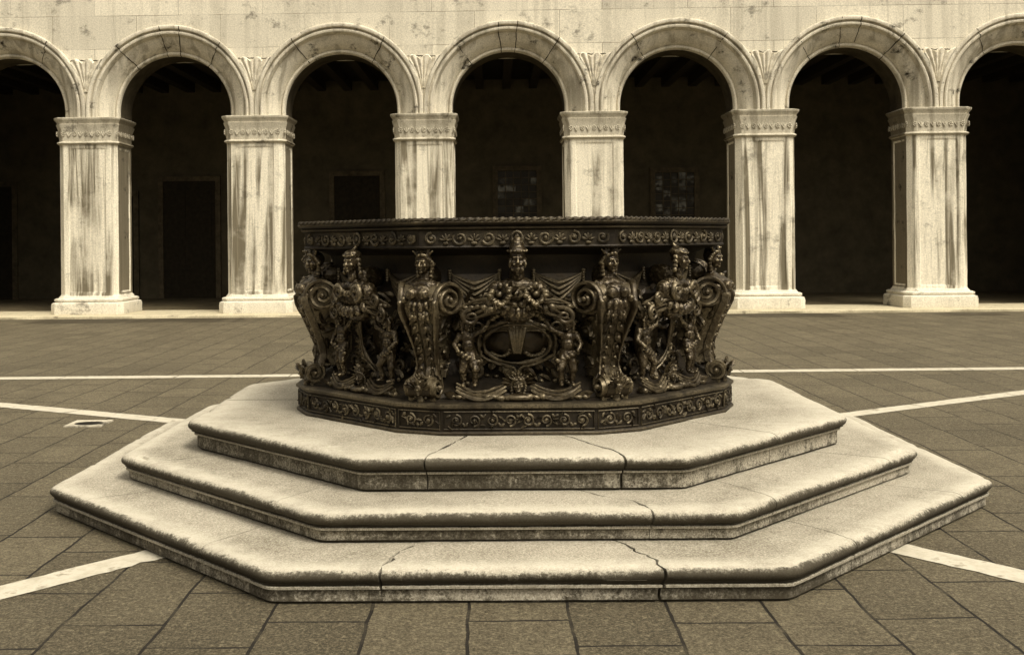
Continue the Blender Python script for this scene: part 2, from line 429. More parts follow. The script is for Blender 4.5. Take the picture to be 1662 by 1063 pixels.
S0 = [(0, 0), (.5, .01), (1, 0)]              # a plain straight joint
platform = thing('stone_steps', 'three pale octagonal stone steps with rounded black-crusted edges carrying the bronze wellhead', 'steps')
def make_step(A, o, z0, z1, inner, joints, seed):
    hgt = z1-z0; rr = .032; zn = z1-2*rr-.004
    prof = [(A-o-.022, z0-.01, .8), (A-o-.018, z0+.009, .8), (A-o, z0+.014, .45), (A-o-.002, z0+hgt*.2, .30), (A-o-.001, zn-.034, .34), (A-o+.001, zn-.026, .60),
            (A-o+.016, zn-.022, -.1), (A-o+.017, zn-.012, -.1), (A-o+.003, zn-.006, .9), (A-rr*.7, zn, .95)]
    for i in range(9):
        a = -PI/2+.25+(PI-.25)*i/8
        ex = 1.0 if a < 0 else 1.7           # worn, flatter upper half
        prof.append((A-rr + (rr*math.cos(a) if a < 0 else rr - rr*ex*(1-math.cos(a))), z1-rr+rr*math.sin(a),
                     (1.1, 1.1, 1.0, .88, .66, .38, .12, -.06, -.15)[i]))
    r0 = A-rr*1.7-.01
    for i in range(1, 25):
        f = i/24; prof.append((r0+(inner-r0)*f, z1, -.35))
    # mortar core: shows dark in the joints
    mb = MB(); n = 8*24
    rings = [(A-o-.035, z0-.02), (A-o-.03, z1-.09), (A-.08, z1-.075), (A-.08, z1-.014), (inner+.02, z1-.012), (inner+.02, z0)]
    for (r, z) in rings:
        mb.v += [Vector((p.x, p.y, z)) for p in (octp(8*i/n, r) for i in range(n))]
    for q in range(len(rings)-1):
        mb.f += [(q*n+i, q*n+(i+1) % n, (q+1)*n+(i+1) % n, (q+1)*n+i) for i in range(n)]
    step = mb.build('step', M_MORTAR, platform, 30)
    L = 2*A*T8
    def wander(j, r):
        m = joints[j % len(joints)][1]
        f = (A-r)/(A-inner); v = 0
        if f > 0:
            for (fa, va), (fb, vb) in zip(m, m[1:]):
                if fa <= f <= fb: v = va+(vb-va)*(f-fa)/(fb-fa)
        big_ = m is not S0
        v += fbm((r*14, j*7.7, seed), 1.0)*(.022 if big_ else .006)*(1 if f > .06 else .3)
        return v/L
    nj = len(joints)
    for b in range(nj):
        ta, tb = joints[b][0], joints[(b+1) % nj][0]
        if tb <= ta: tb += 8
        ns = max(6, int((tb-ta)*L/.035))
        gap = (lambda j, r: (.0030+(.0035*max(0, 1+fbm((r*9, j*3, seed+5), 1.0)) if joints[j % nj][1] is not S0 else 0))/L)
        zoff = noise.random()*.004-.002; 
        vs = []; cr = []; we = []; P = len(prof)
        for i in range(ns+1):
            f = i/ns
            for q, (r, z, kr) in enumerate(prof):
                s0 = ta+wander(b, r)+gap(b, r); s1 = tb+wander(b+1, r)-gap(b+1, r)
                t = s0+(s1-s0)*f
                p = octr(t, r, .03 if q < 10 else .055)
                lo = fbm((p.x*1.1, p.y*1.1, z*2+seed), 1.0)
                hi = fbm((p.x*7, p.y*7, z*9+seed), 1.0, 3)
                dn = p.normalized()
                amp = 1.0 if 9 < q < 20 else .35
                p = p + dn*(lo*.006+hi*.0035)*amp
                zz = z + (lo*.004+hi*.0018 if q > 10 else 0) + (zoff if q > 4 else 0)
                chip = max(0, fbm((p.x*3.3, p.y*3.3, seed+3), 1.0, 3)-.38)
                if 11 < q < 19: p = p - dn*chip*.05; zz -= chip*.03
                vs.append((p.x, p.y, zz))
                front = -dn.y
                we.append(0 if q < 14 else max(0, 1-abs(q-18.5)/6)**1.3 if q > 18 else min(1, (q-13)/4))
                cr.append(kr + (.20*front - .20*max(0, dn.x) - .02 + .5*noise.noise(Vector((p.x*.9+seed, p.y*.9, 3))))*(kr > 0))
        fs = [(i*P+q, (i+1)*P+q, (i+1)*P+q+1, i*P+q+1) for i in range(ns) for q in range(P-1)]
        fs.append(tuple(range(P))); fs.append(tuple(ns*P+q for q in range(P))[::-1])
        me = mesh_from('stone_block', vs, fs, M_STEP, 50)
        at = me.attributes.new('crust', 'FLOAT', 'POINT')
        at.data.foreach_set('value', cr)
        at = me.attributes.new('wear', 'FLOAT', 'POINT')
        at.data.foreach_set('value', we)
        link('stone_block', me, step)
Z1, Z2, Z3 = .1607, .3145, .4988
# crack paths: (fraction of the tread inward, sideways metres)
make_step(2.8133, .034, 0, Z1, 2.30, [(0.215, [(0, 0), (.55, .01), (.8, .05), (1, .06)]), (0.755, [(0, 0), (.35, -.01), (.5, -.045), (.75, -.06), (.85, -.10), (1, -.115)]), (1.25, S0), (1.80, S0), (2.5, S0), (3.3, S0), (4.4, S0), (5.5, S0), (6.4, S0), (7.2, S0), (7.76, S0)], 1.0)
make_step(2.437, .045, Z1, Z2, 1.93, [(0.80, [(0, 0), (.2, 0), (.42, -.02), (.5, -.10), (.75, -.20), (1, -.30)]), (1.17, S0), (1.81, S0), (2.6, S0), (3.4, S0), (4.5, S0), (5.6, S0), (6.5, S0), (7.16, S0), (7.83, S0)], 4.0)
make_step(2.0674, .055, Z2, Z3, 0.95, [(0.205, [(0, 0), (.12, .0), (.25, .03), (1, .14)]), (0.805, [(0, 0), (.15, .0), (.28, -.05), (.42, -.10), (1, -.35)]), (1.5, S0), (2.4, S0), (3.5, S0), (4.5, S0), (5.5, S0), (6.5, S0)], 8.0)

# ------------------------------------------------------------------ bronze wellhead
well = thing('wellhead', 'dark bronze octagonal wellhead covered in relief busts, scrolls and cartouches on top of the steps', 'wellhead', (0, 0, Z3))
# core profile (apothem, z)
CORE = [(1.37, .17), (1.37, .192), (1.345, .20), (1.335, .222), (1.26, .245), (1.17, .30), (1.11, .40), (1.115, .52), (1.16, .64), (1.215, .72),
        (1.235, .775), (1.225, .80), (1.20, .82), (1.185, .88), (1.185, .96), (1.205, 1.02), (1.26, 1.045), (1.33, 1.055)]
def corea(z):
    for (a, za), (b, zb) in zip(CORE, CORE[1:]):
        if za <= z <= zb: return a+(b-a)*(z-za)/max(1e-6, zb-za)
    return CORE[0][0] if z < CORE[0][1] else CORE[-1][0]
def oct_loft(mb, prof, per=6, rad=0.0, closed_ring=True):
    n = 8*per; P = len(prof); base = len(mb.v)
    for (r, z) in prof:
        for i in range(n):
            p = octr(8*i/n, r, rad) if rad else octp(8*i/n, r)
            mb.v.append(Vector((p.x, p.y, z)))
    for q in range(P-1):
        for i in range(n):
            mb.f.append((base+q*n+i, base+q*n+(i+1) % n, base+(q+1)*n+(i+1) % n, base+(q+1)*n+i))
mb = MB(); oct_loft(mb, CORE); mb.build('body', M_BRZ2, well, 30)
mb = MB(); oct_loft(mb, [(1.30, 1.20), (1.20, 1.19), (1.12, 1.10), (1.05, .7), (1.02, .02)])
mb.build('well_shaft', M_WELL, well, 30)
mb = MB(); mb.add([octp(i, 1.03)+Vector((0, 0, .03)) for i in range(8)], [tuple(range(8))]); mb.build('shaft_floor', M_WELL, well)

def leaf(mb, p0, d, L, w, nrm, curl=.3, n=7):
    """pointed leaf with a raised midrib"""
    p0, d, nrm = Vector(p0), Vector(d).normalized(), Vector(nrm).normalized()
    sd = d.cross(nrm).normalized(); vs = []; fs = []
    for i in range(n+1):
        f = i/n; ww = w*math.sin(PI*min(1, f*.93+.07))**.8*(1 if f < 1 else .05)
        c = p0+d*L*f+nrm*(curl*L*(f**2)); 
        vs += [c-sd*ww-nrm*.004, c-sd*ww*.5+nrm*.003, c+nrm*.012, c+sd*ww*.5+nrm*.003, c+sd*ww-nrm*.004, c-nrm*.008]
    for i in range(n):
        for k in range(6): fs.append((i*6+k, i*6+(k+1) % 6, (i+1)*6+(k+1) % 6, (i+1)*6+k))
    fs += [tuple(range(6)), tuple(n*6+k for k in range(6))[::-1]]
    mb.add(vs, fs)

# plinth with chamfered corner blocks and scroll relief
def spiral(cx, cz, r, turns, a0, sgn, n=26, rmin=.12):
    return [(cx+sgn*math.cos(a0+2*PI*turns*i/n)*r*(1-(1-rmin)*i/n), cz+math.sin(a0+2*PI*turns*i/n)*r*(1-(1-rmin)*i/n)) for i in range(n+1)]
AP = 1.418; CH = .152
def plinth_path(A):
    c = CH*A/AP; pts = []
    for k in range(8):
        p, q, r_ = corner(k-1, A), corner(k, A), corner(k+1, A)
        pts.append(q+(p-q).normalized()*c); pts.append(q+(r_-q).normalized()*c)
    return pts
mb = MB()
PP = [(1.448, 0), (1.448, .012), (1.441, .02), (1.433, .024), (1.433, .14), (1.441, .145), (1.451, .155), (1.451, .17), (1.428, .181), (1.28, .183)]
for (a, z) in PP:
    mb.v += [Vector((p.x, p.y, z)) for p in plinth_path(a)]
for q in range(len(PP)-1):
    mb.f += [(q*16+i, q*16+(i+1) % 16, (q+1)*16+(i+1) % 16, (q+1)*16+i) for i in range(16)]
def rel_plinth(mb, p, q, seed):
    """rinceau of spirals inside a raised frame on the vertical face p..q"""
    rnd = random.Random(seed)
    d = (q-p); L = d.length; d.normalize(); nr = Vector((d.y, -d.x, 0))
    def P(s, z, o=.004): v = p+d*s+nr*o; return Vector((v.x, v.y, z))
    m = .012
    mb.tube([P(m, .034), P(L-m, .034), P(L-m, .132), P(m, .132)], .005, 6, True)
    n = max(1, round((L-.06)/.105)); w = (L-.06)/n
    stem = []
    for i in range(n):
        cx_ = .03+w*(i+.5); sg = 1 if i % 2 else -1
        sp = spiral(cx_, .083, .034, 1.6, -sg*PI/2, 1 if sg > 0 else -1)
        mb.tube([P(a, b, .005) for a, b in sp], [.0075-.003*k/len(sp) for k in range(len(sp))], 6)
        mb.ell(P(cx_, .083, .006), (.011,)*3, nu=8, nv=5)
        for s2 in (-1, 1):
            a = rnd.uniform(.3, 1.1)
            c = P(cx_+s2*.043, .083+sg*s2*.025, .003)
            mb.ell(c, (.016, .007, .009), (0, s2*a, math.atan2(d.y, d.x)), 8, 5)
        for q_ in range(5):
            a = rnd.uniform(0, 2*PI); dd = d*math.cos(a)+Vector((0, 0, math.sin(a)))
            leaf(mb, P(cx_+rnd.uniform(-.05, .05), .083+rnd.uniform(-.035, .035), .002), dd, rnd.uniform(.025, .04), .008, nr, .15, 4)
pp = plinth_path(1.433)
for i in range(16): rel_plinth(mb, pp[i], pp[(i+1) % 16], i)
roughen(mb.build('plinth', M_BRZ2, well, 35).data, .0025, 45)

# rim, roped lip, frieze with rosettes
mb = MB()
oct_loft(mb, [(1.30, 1.056), (1.335, 1.058), (1.362, 1.064), (1.368, 1.07), (1.366, 1.075), (1.360, 1.08), (1.362, 1.165), (1.372, 1.170), (1.380, 1.172)], 8)
def rel_frieze(mb, k):
    a = R(45*k)
    rot = Matrix.Rotation(a, 4, 'Z')
    hw = 1.362*T8-.03; n = 13; w = 2*hw/n
    for i in range(n):
        s = -hw+w*(i+.5)
        def P(x, z, o=.004): return Vector((x, -(1.362+o), z))
        if i == n//2:
            ring = [P(s+.03*math.cos(2*PI*j/18), 1.122+.036*math.sin(2*PI*j/18), .012) for j in range(18)]
            mb.tube(ring, .009, 6, True, M=rot); mb.ell(P(s, 1.122, .012), (.018, .014, .022), M=rot)
            continue
        if i % 2 == 0:
            sp = spiral(s, 1.122, .034+.004*(i % 3), 1.5, PI/2+.5*(i % 5), 1 if i < n//2 else -1)
            mb.tube([P(x, z, .004) for x, z in sp], [.010-.005*j/len(sp) for j in range(len(sp))], 6, M=rot)
            mb.ell(P(s, 1.122, .008), (.012, .012, .012), nu=8, nv=6, M=rot)
        else:
            for j in range(5):
                b = PI/2+(j-2)*.62; 
                mb.ell(P(s+math.cos(b)*.022, 1.105+math.sin(b)*.026, .006), (.008, .009, .019), (0, PI/2-b, 0), 8, 6, M=rot)
            mb.ell(P(s, 1.094, .006), (.018, .01, .01), nu=8, nv=6, M=rot)
for k in range(8): rel_frieze(mb, k)
roughen(mb.build('frieze', M_BRZ2, well, 35).data, .005, 42)
mb = MB()
oct_loft(mb, [(1.375, 1.172), (1.385, 1.176), (1.388, 1.186), (1.380, 1.192), (1.392, 1.198), (1.404, 1.206), (1.408, 1.214), (1.402, 1.222), (1.385, 1.228), (1.31, 1.230), (1.295, 1.222), (1.295, 1.19)], 8)
n = 8*150; vs = []; m = 8
for i in range(n):                                   # twisted rope on the lip
    t = 8*i/n; c = octr(t, 1.398, .04); dn = c.normalized()
    for j in range(m):
        a = 2*PI*j/m; rr = .0125*(1+.28*math.cos(3*(a-2*PI*i/18)))
        vs.append((c.x+dn.x*rr*math.cos(a), c.y+dn.y*rr*math.cos(a), 1.226+rr*math.sin(a)))
mb.add(vs, [(i*m+j, i*m+(j+1) % m, ((i+1) % n)*m+(j+1) % m, ((i+1) % n)*m+j) for i in range(n) for j in range(m)])
mb.build('rim', M_BRZ2, well, 50)

# --- sculpted heads and busts -------------------------------------------------
def head(mb, c, h, kind, turn=0.0, tilt=0.0):
    """c = centre of the skull, h = chin-to-crown height; faces -y"""
    Mx = Matrix.Translation(Vector(c)) @ Matrix.Rotation(turn, 4, 'Z') @ Matrix.Rotation(tilt, 4, 'X') @ Matrix.Scale(h, 4)
    e = lambda p, r, rot=(0, 0, 0): mb.ell(p, r, rot, 12, 9, Mx)
    def cap(p0, p1, r0, r1):
        p0, p1 = Vector(p0), Vector(p1)
        mb.tube([p0.lerp(p1, i/6) for i in range(7)], [r0+(r1-r0)*i/6 for i in range(7)], 10, M=Mx); e(p0, (r0,)*3); e(p1, (r1,)*3)
    e((0, .06, .10), (.36, .42, .40)); e((0, -.12, -.10), (.28, .28, .40)); e((0, -.18, -.34), (.19, .18, .15))
    e((0, -.355, .075), (.25, .075, .055)); cap((0, -.40, .04), (0, -.49, -.14), .04, .07)
    e((-.05, -.43, -.15), (.05, .05, .04)); e((.05, -.43, -.15), (.05, .05, .04))
    for s in (-1, 1):
        e((s*.165, -.29, -.13), (.11, .1, .1)); e((s*.125, -.335, -.02), (.07, .05, .035)); e((s*.36, .03, -.05), (.05, .08, .12))
    e((0, -.385, -.255), (.105, .05, .028)); e((0, -.375, -.305), (.085, .05, .028)); e((0, -.33, -.43), (.095, .09, .075))
    cap((0, .04, -.30), (0, .06, -.80), .19, .24)
    rnd = random.Random(int(h*1e4)+len(kind))
    if kind == 'beard':
        for i in range(16):
            s = (i % 8-3.5)/3.5; e((s*.22, -.30+.10*abs(s)+.05*(i//8), -.46-.16*(i//8)*(1-abs(s))-.05*rnd.random()), (.07, .09, .15-.05*abs(s)), (0, s*.3, 0))
        for s in (-1, 1): e((s*.12, -.42, -.215), (.11, .05, .03), (0, s*.35, 0)); e((s*.33, -.12, -.2), (.08, .14, .22))
        # stiff horned cap with a band
        cap((0, .02, .36), (0, .10, .62), .40, .30); e((0, .16, .80), (.20, .22, .24)); e((0, -.05, .34), (.44, .42, .07))
        for i in range(9):
            a = PI*(i/8)+PI; e((.43*math.cos(a), .42*math.sin(a)-.03, .36), (.05, .05, .06))
    elif kind == 'helm':
        e((0, .06, .34), (.42, .46, .24)); e((0, -.22, .34), (.38, .24, .07), (.35, 0, 0))
        for i in range(8):
            a = -.4+i*.34; e((0, .02-.5*math.cos(a+PI/2)*.8, .42+.30*math.sin(a)), (.07, .13, .13))
        for s in (-1, 1):
            for i in range(4): e((s*(.38+.03*i), .06, .06-.19*i), (.10, .14, .13))
    else:
        # parted wavy hair with a leafy crest
        for s in (-1, 1):
            for i in range(7):
                a = i/6; e((s*(.10+.32*a), -.30+.22*a+.06*i*.3, .34-.30*a*a-.10*a), (.12, .13, .10), (0, s*(.5+.6*a), 0))
            for i in range(4): e((s*(.40-.02*i), .02, -.10-.17*i), (.10, .13, .12))
        for i in range(7):
            b = (i-3)/3; cap((b*.30, -.12, .38), (b*.52, -.16, .74-.22*b*b), .10, .045)
        e((0, -.20, .46), (.10, .09, .12))

def console_mesh():
    """S-scroll bracket; local frame: outward = -y, z up"""
    pth = []                                # centre line (u outward, z, half width)
    uc, zc = 1.402, .765
    def splay(u): return .122+.46*max(0, 1.504-u)     # the scroll faces turn a little outwards
    NV = 56
    for i in range(NV):                     # top volute, from the eye outwards, ends at front heading down
        f = i/(NV-1); a = 2*PI*2.25*(1-f); r = .012+.090*f
        pth.append((uc+r*math.cos(a), zc+r*math.sin(a), splay(uc+r*math.cos(a))))
    ctrl = [(1.504, .765, .122), (1.492, .70, .122), (1.452, .62, .104), (1.415, .53, .082), (1.380, .44, .070), (1.370, .365, .070), (1.395, .30, .084)]
    def cat(P, n):
        out = []
        for i in range(1, len(P)-2):
            for j in range(n):
                t = j/n; a, b, c, d = [Vector(q) for q in P[i-1:i+3]]
                out.append(tuple(.5*((2*b)+(-a+c)*t+(2*a-5*b+4*c-d)*t*t+(-a+3*b-3*c+d)*t**3)))
        return out
    mid = cat([(1.504, .80, .122)]+ctrl+[(1.44, .27, .1)], 8)[1:]
    pth += mid
    ub, zb = 1.440, .262; NF = 34
    for i in range(NF):                     # foot volute, curling outwards
        f = i/(NF-1); a = 2.3+2*PI*1.7*f; r = .066-.056*f
        pth.append((ub+r*math.cos(a), zb+r*math.sin(a), .10))
    mb = MB(); m = len(pth)
    # two raised side ribbons and a sunk web between them
    def ribbon(sec, th0):
        vs = []; fs = []; P = len(sec)
        for i, (u, z, w) in enumerate(pth):
            a = pth[max(0, i-1)]; b = pth[min(m-1, i+1)]
            t = Vector((b[0]-a[0], b[1]-a[1])); t.normalize(); nr = Vector((-t.y, t.x))
            th = .0105 if i < NV else (.022 if i < m-NF else .010)
            for (x, y) in sec:
                q = Vector((u, z))+nr*(y*th)
                vs.append((x if abs(x) > 2 else x*w, -q.x, q.y))
        for i in range(m-1):
            for k in range(P): fs.append((i*P+k, i*P+(k+1) % P, (i+1)*P+(k+1) % P, (i+1)*P+k))
        fs += [tuple(range(P)), tuple((m-1)*P+k for k in range(P))[::-1]]
        mb.add(vs, fs)
    ribbon([(-1, -.6), (-1, .8), (-.95, 1.25), (-.84, 1.25), (-.77, .7), (-.70, -1.6), (.70, -1.6), (.77, .7), (.84, 1.25), (.95, 1.25), (1, .8), (1, -.6), (.8, -1), (-.8, -1)], 0)
    # side plates that fill behind the ribbon
    body = mid; nb = len(body); vs = []
    for (u, z, w) in body:
        ui = corea(z)/math.cos(PI/8)-.06
        for sx in (-1, 1):
            vs += [(sx*w*.80, -(u-.012), z), (sx*w*.80, -ui, z)]
    fs = []
    for i in range(nb-1):
        a, b = i*4, (i+1)*4
        fs += [(a, a+1, b+1, b), (a+2, b+2, b+3, a+3), (a, b, b+2, a+2), (a+1, a+3, b+3, b+1)]
    fs += [(0, 2, 3, 1), ((nb-1)*4, (nb-1)*4+1, (nb-1)*4+3, (nb-1)*4+2)]
    mb.add(vs, fs)
    for (cu, cz, cr_, w) in ((uc, zc, .092, .130), (ub, zb, .060, .075)):   # sunk fields and eyes of the scrolls
        N_ = 24
        ww = (lambda u: splay(u)-.034) if cz > .5 else (lambda u: w)
        vs = [(sx*ww(cu+cr_*math.cos(2*PI*i/N_)), -(cu+cr_*math.cos(2*PI*i/N_)), cz+cr_*math.sin(2*PI*i/N_)) for sx in (-1, 1) for i in range(N_)]
        mb.add(vs, [tuple(range(N_)), tuple(range(N_, 2*N_))[::-1]]+[(i, (i+1) % N_, N_+(i+1) % N_, N_+i) for i in range(N_)])
        for sx in (-1, 1): mb.ell((sx*(ww(cu)+.030), -cu, cz), (.018, .017, .017))
    mb.box(-.085, .085, -1.46, -1.18, .182, .205)
    head(mb, (0, -1.475, .268), .10, 'hair')
    mb.box(-.11, .11, -1.42, -1.22, .70, .80)
    # overlapping acanthus down the front, rosette chain at the waist
    def ulook(z):
        for (u0, z0, _), (u1, z1, _) in zip(mid, mid[1:]):
            if z1 <= z <= z0: return u0+(u1-u0)*(z0-z)/max(1e-6, z0-z1)
        return 1.4
    for z in (.70, .635, .57, .51, .45, .395, .345):
        u = ulook(z)
        sl = (u-ulook(z-.07))/.07
        for sx in (-1, 0, 1):
            leaf(mb, (sx*.032, -(u+.004), z), (sx*.45, sl-.06, -1), .10 if sx == 0 else .085, .024, (sx*.2, -1, -sl), .06)
        for sx in (-1, 1): mb.ell((sx*.035, -(u+.014), z-.03), (.012, .012, .012), nu=8, nv=6)
    for i in range(7):
        b = (i-3)*.38; leaf(mb, (math.sin(b)*.03, -1.505, .262), (math.sin(b), -.1, math.cos(b)*.7), .06, .016, (0, -1, .2), .25)
    mb.ell((0, -1.51, .262), (.022, .016, .022))
    # foliage on the cheeks
    rnd = random.Random(5)
    for sx in (-1, 1):
        for i in range(26):
            z = rnd.uniform(.30, .68); ui = corea(z)/math.cos(PI/8)
            u = rnd.uniform(ui-.0, max(ui+.01, ulook(z)-.03)); w = .80*(.070+.080*max(0, (z-.44)/.32)**1.2)
            leaf(mb, (sx*w, -u, z), (0, rnd.uniform(-1, 1), rnd.uniform(-.3, 1)), rnd.uniform(.05, .085), .017, (sx, 0, 0), .22)
    return roughen(mb.mesh('console', M_BRZ, 42), .004, 40)

def caryatid_mesh(kind, turn):
    mb = MB(); h = .128; y = -1.405; z = .982
    head(mb, (0, y, z), h, kind, turn)
    # torso leaning out over the volute: shoulders, breasts, leafy collar
    mb.ell((0, y, z-.135), (.092, .055, .042)); mb.ell((0, y-.04, z-.18), (.075, .065, .06)); mb.ell((0, y-.05, z-.26), (.062, .060, .075))
    for s in (-1, 1):
        mb.ell((s*.040, y-.100, z-.178), (.034, .033, .034))
        capsule(mb, (s*.08, y, z-.140), (s*.105, y-.05, z-.195), .030, .036)
        mb.ell((s*.095, y-.08, z-.215), (.032, .036, .026), (0, s*.5, 0))
    for i in range(6):
        b = (i-2.5)/2.5; mb.ell((b*.085, y-.100+.04*b*b, z-.228-.025*(1-b*b)), (.017, .020, .032), (0, -b*.5, 0))
    for i in range(4):
        b = (i-1.5)/1.5; mb.ell((b*.05, y-.095+.02*b*b, z-.30), (.016, .018, .034), (0, -b*.3, 0))
    mb.ell((0, y+.16, z-.09), (.045, .12, .07))
    return roughen(remesh(mb, 'caryatid_bust', M_BRZ3, .0046, 1), .003, 45)

def putto_mesh(side, kind=0):
    """small standing boy supporting the cartouche; local origin at feet; faces -y"""
    mb = MB(); s = side
    capsule(mb, (s*.03, 0, .03), (s*.035, -.012, .10), .015, .021); capsule(mb, (s*.035, -.012, .10), (s*.02, .0, .185), .024, .034)
    capsule(mb, (-s*.035, -.02, .035), (-s*.04, -.04, .11), .015, .02); capsule(mb, (-s*.04, -.04, .11), (-s*.012, .0, .19), .023, .033)
    mb.ell((s*.035, -.02, .014), (.014, .03, .012)); mb.ell((-s*.035, -.04, .02), (.014, .03, .012))
    mb.ell((0, .004, .205), (.044, .036, .038)); mb.ell((s*.004, -.006, .245), (.038, .036, .042)); mb.ell((s*.008, 0, .29), (.044, .034, .036))
    capsule(mb, (s*.05, 0, .305), (s*.082, -.01, .25), .019, .015); capsule(mb, (s*.082, -.01, .25), (s*.06, -.045, .215), .014, .012)
    capsule(mb, (-s*.035, -.005, .31), (-s*.088, -.02, .335), .019, .015); capsule(mb, (-s*.088, -.02, .335), (-s*.12, -.015, .385), .014, .012)
    head(mb, (s*.012, -.012, .372), .082, 'boy', -s*.5)
    # drapery sash
    for i in range(5): mb.ell((s*(.05-.025*i), -.035, .20-.012*i), (.022, .012, .012), (0, s*.4, 0))
    return roughen(remesh(mb, 'putto', M_BRZ3, .0042, 1), .003, 50)

def relief_tube(mb, pts, rad, out, n=7):
    """pts in (s,z) on the panel face"""
    mb.tube([(s, -(corea(z)+out), z) for s, z in pts], rad, n)

